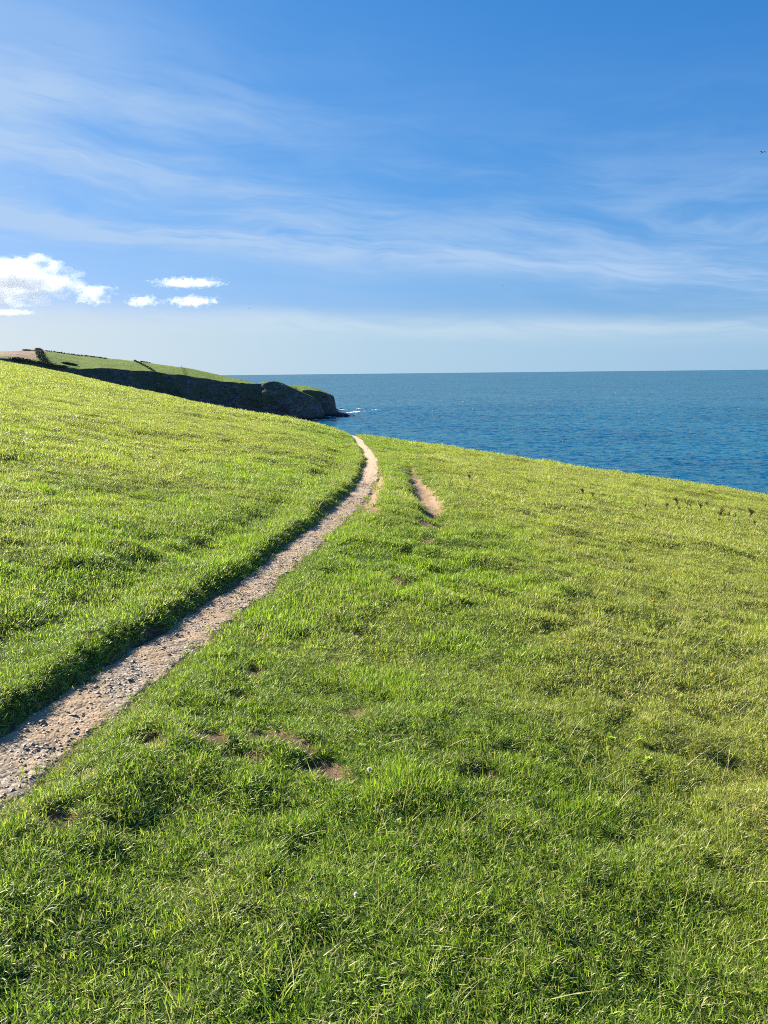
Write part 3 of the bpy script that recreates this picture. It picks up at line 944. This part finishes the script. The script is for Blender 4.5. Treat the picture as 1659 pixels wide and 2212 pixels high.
# ------------------------------------------------------------------ plants standing on the turf
def dock(seed, h):
    """dead dock: branching stem (mesh) + seed heads + basal leaves"""
    g = random.Random(seed)
    V = []; Fc = []; SV = []; SF = []; LV = []; LF = []

    def tube(a, b, r0, r1):
        i = len(V); d = (b - a).normalized(); s = d.orthogonal().normalized(); t = d.cross(s)
        for p, r in ((a, r0), (b, r1)):
            for k_ in range(5):
                an = k_ * 2 * math.pi / 5
                V.append(tuple(p + s * r * math.cos(an) + t * r * math.sin(an)))
        for k_ in range(5): Fc.append((i + k_, i + (k_ + 1) % 5, i + 5 + (k_ + 1) % 5, i + 5 + k_))

    def seeds(a, b, n, spread):
        for _ in range(n):
            p = a + (b - a) * g.random() + Vector((g.gauss(0, spread), g.gauss(0, spread), g.gauss(0, spread * .6)))
            n1 = Vector((g.gauss(0, 1), g.gauss(0, 1), g.gauss(0, 1))).normalized() * g.uniform(.006, .013); n2 = n1.orthogonal().normalized() * n1.length
            i = len(SV)
            SV.extend([tuple(p - n1), tuple(p + n2), tuple(p + n1), tuple(p - n2)]); SF.append((i, i + 1, i + 2, i + 3))
    top = Vector((g.gauss(0, .05), g.gauss(0, .05), h)); base = Vector((0, 0, -.02))
    tube(base, top * .55, .007, .005); tube(top * .55, top, .005, .002)
    seeds(top * .5, top, int(140 * h / .4), .016)
    for k_ in range(g.randint(3, 5)):
        t = g.uniform(.35, .75); a = top * t; an = g.uniform(0, 6.28)
        b = a + Vector((math.cos(an) * .09, math.sin(an) * .09, .14)) * (h / .4)
        tube(a, b, .003, .0015); seeds(a + (b - a) * .3, b, int(60 * h / .4), .014)
    for k_ in range(5):
        an = g.uniform(0, 6.28); L = g.uniform(.08, .16); w = L * .16; i = len(LV)
        d = Vector((math.cos(an), math.sin(an), 0)); s = Vector((-d.y, d.x, 0))
        for j in range(5):
            t = j / 4; p = d * L * t + Vector((0, 0, .01 + .09 * math.sin(t * 2.2)))
            ww_ = w * math.sin(math.pi * min(.97, t * .9 + .1))
            LV.extend([tuple(p - s * ww_), tuple(p + s * ww_)])
        for j in range(4): LF.append((i + 2 * j, i + 2 * j + 1, i + 2 * j + 3, i + 2 * j + 2))
    return [mesh_np('stem', np.array(V), np.array(Fc)), mesh_np('seed_heads', np.array(SV), np.array(SF), False), mesh_np('leaves', np.array(LV), np.array(LF))]


DOCKS = [(1467, 1101, .42, 'dark dead dock plant standing alone, tallest in the middle of the right slope'), (1440, 1102, .26, 'short dark dock plant just left of the tallest one on right slope'),
         (1394, 1099, .24, 'small isolated dock stem left of the dock row on right slope'), (1482, 1099, .28, 'thin dock stem just right of the tallest dock'), (1493, 1101, .22, 'low dock plant second to the right of the tallest dock'),
         (1512, 1106, .3, 'brown dock in the middle of the dock row on the right slope'), (1527, 1104, .3, 'brown dock with twin heads at right end of the upper dock row'), (1552, 1126, .42, 'bushy dead dock at the lower row, left one, toward right edge'),
         (1576, 1122, .24, 'small dock between the two bushy docks near right edge'), (1619, 1128, .44, 'bushy dark dock plant nearest the right edge of the photo'), (1630, 1140, .26, 'short dock below the bushy one nearest the right edge'), (1585, 1128, .25, 'low dock just right of the small one between the bushy docks'),
         (1258, 1068, .36, 'lone dark dock standing well left of the dock row, on the right slope'), (1279, 1073, .26, 'faint brown dock right beside the lone left dock'), (1014, 1030, .25, 'small brown dock near the brow right of the worn hollow'), (1395, 1085, .0, '')]
pro = [dock(40 + i, .4) for i in range(4)]
for i, (px, py, h, lab) in enumerate(DOCKS):
    if not h: continue
    c = hit(px, py)
    if c is None: continue
    root = bpy.data.objects.new('dock_plant', None); COL.objects.link(root)
    z = float(ground_h(np.array([c[0]]), np.array([c[1]]))[0])
    root.location = (c[0], c[1], z); root.rotation_euler = (0, 0, i * 1.7); s = h / .4 * .62; root.scale = (s, s, s)
    for me, nm, mt in zip(pro[i % 4], ('stem', 'seed_heads', 'leaves'), (M_DOCK, M_DOCK, M_DOCKLEAF)):
        if not me.materials: me.materials.append(mt)
        o = bpy.data.objects.new(nm, me); COL.objects.link(o); o.parent = root
    tag(root, lab, 'dock plant', 'dead docks on the right slope')


def weed(seed):
    g = random.Random(seed); V = []; Fc = []
    for k_ in range(16):
        an = g.uniform(0, 6.28); L = g.uniform(.05, .11); w = L * .17; i = len(V); el = g.uniform(.6, 1.35)
        d = Vector((math.cos(an), math.sin(an), 0)); s = Vector((-d.y, d.x, 0))
        for j in range(6):
            t = j / 5; p = d * L * t * math.cos(el) + Vector((0, 0, .005 + L * t * math.sin(el) - .04 * t * t))
            ww_ = w * math.sin(math.pi * min(.97, t * .85 + .12))
            V.extend([tuple(p - s * ww_), tuple(p), tuple(p + s * ww_)])
            V[-2] = (V[-2][0], V[-2][1], V[-2][2] - ww_ * .4)
        for j in range(5):
            a = i + 3 * j
            Fc += [(a, a + 1, a + 4, a + 3), (a + 1, a + 2, a + 5, a + 4)]
    return mesh_np('leaf_rosette', np.array(V), np.array(Fc))


WEEDS = [(1318, 1591, 'lime green broad leaved weed, left one of the pair on the right turf'), (1378, 1588, 'lime green broad leaved weed, right one of the pair on the right turf'),
         (1398, 1640, 'lime green weed just below the pair of pale weeds'), (1290, 1722, 'single pale green weed tuft low on the right turf')]
for i, (px, py, lab) in enumerate(WEEDS):
    c = hit(px, py)
    o = new_obj('broadleaf_weed', weed(i), M_WEED)
    o.location = (c[0], c[1], float(ground_h(np.array([c[0]]), np.array([c[1]]))[0]) + .02)
    s = .6 if i < 2 else .45; o.scale = (s, s, s)
    tag(o, lab, 'weed', 'pale weeds in the turf')


def clover(seed):
    g = random.Random(seed); V = []; Fc = []; c0 = Vector((0, 0, .075))
    for k_ in range(70):
        d = Vector((g.gauss(0, 1), g.gauss(0, 1), abs(g.gauss(0, 1)) - .35)).normalized(); a = c0; b = c0 + d * .0115
        s = d.orthogonal().normalized() * .0022; i = len(V)
        V.extend([tuple(a - s * .5), tuple(a + s * .5), tuple(b + s), tuple(b - s)]); Fc.append((i, i + 1, i + 2, i + 3))
    return mesh_np('flower_head', np.array(V), np.array(Fc))


def stalk():
    V = []; Fc = []
    for j in range(5):
        t = j / 4
        for k_ in range(5):
            an = k_ * 2 * math.pi / 5; V.append((.0012 * math.cos(an) + .006 * math.sin(t * 3), .0012 * math.sin(an), -.01 + .085 * t))
    for j in range(4):
        for k_ in range(5): Fc.append((j * 5 + k_, j * 5 + (k_ + 1) % 5, j * 5 + 5 + (k_ + 1) % 5, j * 5 + 5 + k_))
    return mesh_np('stalk', np.array(V), np.array(Fc))


FLW = [(798, 1701, 1.1, 'white clover flower right of the bare earth patches in the foreground'), (203, 1391, 1.0, 'pale flower in the turf left of the gap in the bank'), (770, 1990, .8, 'small white flower low in the foreground, below the bare earth')]
fm, sm = clover(3), stalk(); fm.materials.append(M_PETAL); sm.materials.append(M_STALK)
for px, py, s, lab in FLW:
    c = hit(px, py)
    root = bpy.data.objects.new('clover_flower', None); COL.objects.link(root)
    root.location = (c[0], c[1], float(ground_h(np.array([c[0]]), np.array([c[1]]))[0])); root.scale = (s * .8, s * .8, .8)
    for nm, me in (('flower_head', fm), ('stalk', sm)):
        o = bpy.data.objects.new(nm, me); COL.objects.link(o); o.parent = root
    tag(root, lab, 'flower', 'flowers in the turf')


YEL = [(1410, 1322, 'yellow flower dot on the right turf, leftmost of the four yellow ones'), (1532, 1308, 'yellow flower dot on the right turf, highest up the slope of the yellow ones'),
       (1610, 1331, 'yellow flower dot nearest the right edge of the photo'), (1538, 1473, 'yellow flower dot lowest down on the right turf, nearest the viewer')]
M_YEL = make_plain('yellow_petals', (.75, .55, .02), (.85, .65, .05), 60, .6, .2)
ym = clover(9); ym.materials.append(M_YEL)
for px, py, lab in YEL:
    c = hit(px, py)
    root = bpy.data.objects.new('hawkbit_flower', None); COL.objects.link(root)
    root.location = (c[0], c[1], float(ground_h(np.array([c[0]]), np.array([c[1]]))[0])); root.scale = (1.2, 1.2, 1.0)
    for nm, me in (('flower_head', ym), ('stalk', sm)):
        o = bpy.data.objects.new(nm, me); COL.objects.link(o); o.parent = root
    tag(root, lab, 'flower', 'yellow flowers in the turf')


# ------------------------------------------------------------------ birds
def bird(dihedral, fold):
    """one skin: body lathe, tail fan and two bent, thick wings"""
    import bmesh
    bm = bmesh.new()
    prof = [(-.30, .0), (-.27, .012), (-.22, .045), (-.12, .062), (0, .068), (.1, .06), (.17, .045), (.21, .042), (.245, .03), (.275, .010), (.31, .002)]
    rings = []
    for yy_, r_ in prof:
        rings.append([bm.verts.new((r_ * math.cos(k_ * math.pi / 4), yy_, r_ * .9 * math.sin(k_ * math.pi / 4))) for k_ in range(8)])
    for a, b in zip(rings[:-1], rings[1:]):
        for k_ in range(8): bm.faces.new((a[k_], a[(k_ + 1) % 8], b[(k_ + 1) % 8], b[k_]))
    for s in (-1, 1):
        prev = None
        for t in np.linspace(0, 1, 11):
            x = .04 + .62 * t * (1 - fold * t * .3)
            zc = .03 + (dihedral * (t * 1.9) * .12 if t < .42 else dihedral * .096 - (t - .42) * .16)
            le_ = .09 + .06 * math.sin(min(1, t / .42) * math.pi / 2) - .20 * max(0, t - .42) * (1 + fold)
            ch = .16 * (1 - t) ** .55 + .012
            cur = [bm.verts.new((s * x, le_, zc)), bm.verts.new((s * x, le_ - ch * .35, zc + .016 * (1 - t) + .004)), bm.verts.new((s * x, le_ - ch, zc - .004)), bm.verts.new((s * x, le_ - ch * .35, zc - .010 * (1 - t) - .003))]
            if prev:
                for k_ in range(4):
                    f = (prev[k_], prev[(k_ + 1) % 4], cur[(k_ + 1) % 4], cur[k_])
                    bm.faces.new(f if s > 0 else f[::-1])
            prev = cur
        bm.faces.new(prev if s > 0 else prev[::-1])
    tl = [bm.verts.new(v) for v in ((-.03, -.22, .006), (.03, -.22, .006), (.075, -.36, .004), (0, -.37, .004), (-.075, -.36, .004), (-.03, -.22, -.006), (.03, -.22, -.006), (.075, -.36, -.004), (0, -.37, -.004), (-.075, -.36, -.004))]
    bm.faces.new(tl[:5]); bm.faces.new(tl[5:][::-1])
    for k_ in range(5): bm.faces.new((tl[k_], tl[5 + k_], tl[5 + (k_ + 1) % 5], tl[(k_ + 1) % 5]))
    bmesh.ops.recalc_face_normals(bm, faces=bm.faces)
    me = bpy.data.meshes.new('bird'); bm.to_mesh(me); bm.free()
    for p_ in me.polygons: p_.use_smooth = True
    return me


for (px, py, dist, rot, args, lab, nm, cat) in [
        (1646, 329.5, 92, (R(8), R(3), R(-160)), (1.0, .5), 'gliding gull with wings spread, high at the right edge of the sky', 'gull', 'gull'),
        (1086.5, 616, 300, (R(5), R(-20), R(100)), (1.0, .9), 'small dark bird in the clear sky above the middle of the sea', 'bird', 'bird'),
        (539.5, 666.5, 380, (R(-5), R(25), R(80)), (1.2, .9), 'tiny dark bird low in the sky over the distant headland', 'bird', 'bird')]:
    o = new_obj(nm, bird(*args), M_GULL)
    o.location = at_depth(px, py, dist); o.rotation_euler = rot
    tag(o, lab, cat, 'birds in the sky')

# ------------------------------------------------------------------ sun and sky
SUN_AZ, SUN_EL = R(-58), R(30)
sd = Vector((math.sin(SUN_AZ) * math.cos(SUN_EL), math.cos(SUN_AZ) * math.cos(SUN_EL), math.sin(SUN_EL)))
sl = bpy.data.lights.new('sun', 'SUN'); so = bpy.data.objects.new('sun', sl); COL.objects.link(so)
sl.energy = 5.0; sl.angle = R(.53); sl.color = (1, .93, .80)
so.rotation_euler = (-sd).to_track_quat('-Z', 'Y').to_euler(); so.location = (-40, 30, 60)

wd = bpy.data.worlds.new('World'); sc.world = wd; wd.use_nodes = True
n = NT(wd.node_tree)
sky = n.n('ShaderNodeTexSky', sky_type='NISHITA', sun_disc=False, sun_elevation=SUN_EL, sun_rotation=SUN_AZ, altitude=60, air_density=1.0, dust_density=.6, ozone_density=3.0)
dirv = n.n('ShaderNodeTexCoord').outputs['Generated']
sp = n.n('ShaderNodeSeparateXYZ', {0: dirv})
dx, dy, dz = sp.outputs[0], sp.outputs[1], sp.outputs[2]
azn = n.math('ARCTAN2', dx, dy)
el = n.math('ARCSINE', dz)
ssp = n.n('ShaderNodeSeparateColor', {0: sky.outputs[0]})
# a clean, polarised-looking sea sky: each channel of the sky model is graded on its own
ch = [n.math('MULTIPLY', n.math('POWER', n.math('MULTIPLY', ssp.outputs[i], .162), p), a * 4.55) for i, (p, a) in enumerate(((1.35, .415), (.75, .525), (.52, .83)))]
skyc = n.n('ShaderNodeCombineColor', {0: ch[0], 1: ch[1], 2: ch[2]}).outputs[0]


def cv(x_, y_, z_=0.0):
    return n.n('ShaderNodeCombineXYZ', {0: x_, 1: y_, 2: z_}).outputs[0]


# cirrus: long fibres, tilted a little, in several veils
elt = n.math('ADD', el, n.math('MULTIPLY', azn, .09))
warp = n.noise(cv(n.math('MULTIPLY', azn, 2.2), n.math('MULTIPLY', elt, 5.0), 3.1), 1.0, 4, .6)
e2 = n.math('ADD', elt, n.math('MULTIPLY', n.math('SUBTRACT', warp, .5), .10))
fib = n.noise(cv(n.math('MULTIPLY', azn, 2.6), n.math('MULTIPLY', e2, 26.0), 1.7), 1.0, 7, .58, .25)
fine = n.noise(cv(n.math('MULTIPLY', azn, 9.0), n.math('MULTIPLY', e2, 60.0), 5.2), 1.0, 6, .62, .4)
soft = n.noise(cv(n.math('MULTIPLY', azn, 2.0), n.math('MULTIPLY', e2, 6.0), 8.8), 1.0, 4, .55)


def band(c, w, e=e2):
    d = n.math('DIVIDE', n.math('SUBTRACT', e, c), w)
    return n.math('POWER', 2.718, n.math('MULTIPLY', n.math('MULTIPLY', d, d), -1.0))


def px_el(px, py):
    d = ray(px, py); a = math.atan2(d[0], d[1]); e = math.asin(d[2] / np.linalg.norm(d))
    return a, e, e + .09 * a


fsum = n.math('ADD', n.math('MULTIPLY', fib, .65), n.math('MULTIPLY', fine, .35))
b1 = n.math('MULTIPLY', band(px_el(400, 490)[2], .032), n.mapr(fsum, .36, .66))
b2 = n.math('MULTIPLY', band(px_el(500, 400)[2], .10), n.mapr(n.math('ADD', n.math('MULTIPLY', fsum, .5), n.math('MULTIPLY', soft, .5)), .40, .68))
lw = n.mapr(azn, .15, -.45)
b3 = n.math('MULTIPLY', n.math('MULTIPLY', band(px_el(0, 260)[2], .13), lw), n.mapr(n.math('ADD', n.math('MULTIPLY', fsum, .45), n.math('MULTIPLY', soft, .55)), .33, .62))
b4 = n.math('MULTIPLY', n.math('MULTIPLY', band(px_el(1500, 480)[2], .06), n.mapr(azn, .05, .42)), n.mapr(fsum, .36, .62))
b5 = n.math('MULTIPLY', n.mapr(n.math('ADD', el, n.math('ADD', n.math('MULTIPLY', n.math('SUBTRACT', warp, .5), .03), n.math('MULTIPLY', azn, .02))), px_el(800, 660)[1], px_el(800, 725)[1]), .92)
ci = n.math('ADD', n.math('MULTIPLY', b1, .6), n.math('MULTIPLY', b2, .42))
ci = n.math('ADD', ci, n.math('MULTIPLY', b3, .8))
ci = n.math('ADD', ci, n.math('MULTIPLY', b4, .3))
# the long bright streaks falling gently from the left edge
for (p0, p1, wd_, am, hi_) in (((0, 447), (900, 548), .0085, .95, .34), ((0, 470), (700, 520), .006, .45, .18), ((300, 520), (1500, 585), .010, .42, .6), ((0, 185), (420, 235), .022, .4, .02), ((0, 300), (700, 440), .02, .4, .3), ((900, 362), (1200, 382), .010, .4, .3), ((1150, 470), (1659, 500), .02, .3, .9)):
    A0 = px_el(*p0); A1 = px_el(*p1); sl_ = (A1[1] - A0[1]) / (A1[0] - A0[0])
    line = n.math('ADD', n.math('MULTIPLY', n.math('SUBTRACT', azn, A0[0]), sl_), A0[1])
    dlt = n.math('SUBTRACT', n.math('ADD', el, n.math('MULTIPLY', n.math('SUBTRACT', warp, .5), .014)), line)
    q_ = n.math('DIVIDE', dlt, wd_)
    bb = n.math('POWER', 2.718, n.math('MULTIPLY', n.math('MULTIPLY', q_, q_), -1.0))
    lo_ = n.mapr(azn, A0[0] - .12, A0[0] + .02) if p0[0] > 0 else 1.0
    bb = n.math('MULTIPLY', n.math('MULTIPLY', bb, n.mapr(azn, hi_, hi_ - .3)), lo_)
    ci = n.math('ADD', ci, n.math('MULTIPLY', n.math('MULTIPLY', bb, n.mapr(fsum, .30, .62)), am * .75))
ci = n.math('MINIMUM', ci, 1.0)
CIRR = tuple(v * 4.55 for v in (.46, .64, .90))
skym = n.mix(n.math('MULTIPLY', ci, .85), skyc, CIRR)
# the milky veil of cloud above the horizon, whiter towards the sun
veil = n.ramp(n.mapr(azn, -.45, .45, smooth=False), [(0, (.69, .80, .86)), (.5, (.47, .67, .825)), (1, (.36, .575, .79))])
veil = n.vmath('MULTIPLY', veil, (4.55, 4.55, 4.55))
skym = n.mix(b5, skym, veil)
e3 = n.math('ADD', n.math('ADD', el, n.math('MULTIPLY', azn, .03)), n.math('MULTIPLY', n.math('SUBTRACT', warp, .5), .03))
b6 = n.math('MULTIPLY', band(px_el(800, 704)[1], .014, e3), n.mapr(fsum, .34, .62))
skym = n.mix(n.math('MULTIPLY', b6, .55), skym, tuple(v * 4.55 for v in (.66, .79, .90)))
bg = n.n('ShaderNodeBackground', {'Color': skym, 'Strength': .07})
n.n('ShaderNodeOutputWorld', {0: bg.outputs[0]})

# ------------------------------------------------------------------ small cumulus clouds: real volumes far out over the land
def cloud(name, px0, px1, py0, py1, depth, dens, seed, label, thr=.5, nsc=5.0, grp='small cumulus clouds'):
    c = at_depth((px0 + px1) / 2, (py0 + py1) / 2, depth)
    sx = (px1 - px0) / F * depth / 2; sz = (py1 - py0) / F * depth / 2; sy = sx * .55
    nu, nv = 40, 22
    U, Vv = np.meshgrid(np.linspace(0, 2 * math.pi, nu, endpoint=False), np.linspace(-math.pi / 2, math.pi / 2, nv), indexing='ij')
    x = np.cos(U) * np.cos(Vv); y = np.sin(U) * np.cos(Vv); z = np.sin(Vv)
    rad = 1.0 + .06 * fbm(x * 2 + seed, z * 2 + y, 1, 3, seed)
    fc = grid_faces(nu, nv)
    k_ = np.arange(nv - 1)
    fc = np.concatenate([fc, np.stack([(nu - 1) * nv + k_, k_, k_ + 1, (nu - 1) * nv + k_ + 1], -1)])
    me = mesh_np(name, np.stack([x * rad * sx, y * rad * sy, z * rad * sz], -1).reshape(-1, 3), fc[:, ::-1])
    m, n = new_mat('cloud_vapour')
    tc = n.n('ShaderNodeTexCoord').outputs['Object']
    nrm = n.vmath('MULTIPLY', tc, (1 / sx, 1 / sy, 1 / sz))
    r_ = n.n('ShaderNodeVectorMath', {0: nrm}, operation='LENGTH').outputs['Value']
    m_ = max(sz * 2.2, sx * .35)
    q_ = n.n('ShaderNodeMapping', {'Vector': tc, 'Location': (seed * 3.7, seed * 1.3, seed), 'Scale': (.75 / m_, .9 / m_, 1.25 / m_)}).outputs[0]
    ns = n.noise(q_, nsc * .75, 5, .55, .3)
    v = n.math('SUBTRACT', n.math('ADD', ns, n.math('MULTIPLY', n.math('SUBTRACT', 1.0, r_), .42)), thr + .20)
    dn = n.math('MULTIPLY', n.mapr(v, 0.0, .26), dens * .4)
    pv = n.n('ShaderNodeVolumePrincipled', {'Color': (.86, .865, .88, 1), 'Density': dn, 'Anisotropy': .12})
    n.n('ShaderNodeOutputMaterial', {1: pv.outputs[0]})
    o = new_obj(name, me, m); o.location = c
    return tag(o, label, 'cloud', grp)


cloud('cloud', -190, 196, 545, 668, 7000, .022, 3, 'large ragged white cloud with grey patches at the left edge of the sky', thr=.38)
cloud('cloud', 140, 262, 606, 664, 7200, .028, 5, 'ragged white cloud next right of the large one, touching its lower edge', thr=.44)
cloud('cloud', 255, 362, 632, 670, 7600, .028, 8, 'small white cloud third from the left, lowest of the row', thr=.46)
cloud('cloud', 306, 506, 596, 626, 7800, .028, 12, 'long flat white cloud, upper of the two stacked clouds right of the group', thr=.45)
cloud('cloud', 340, 494, 633, 668, 7800, .028, 15, 'long flat white cloud, lower of the two stacked clouds right of the group', thr=.45)
cloud('cloud', -60, 96, 666, 684, 8200, .02, 21, 'thin flat white cloud streak low at the left edge over the hill', thr=.44)

# ------------------------------------------------------------------ render settings
sc.view_settings.view_transform = 'Standard'; sc.view_settings.look = 'None'
sc.view_settings.exposure = 1.65; sc.view_settings.gamma = 1
sc.render.engine = 'CYCLES'
cy = sc.cycles
cy.max_bounces = 12; cy.diffuse_bounces = 3; cy.glossy_bounces = 3; cy.transmission_bounces = 4; cy.transparent_max_bounces = 8; cy.volume_bounces = 8
cy.use_denoising = False
cy.sample_clamp_indirect = 2.0
cy.filter_width = 1.0
cy.volume_step_rate = .25; cy.volume_max_steps = 256
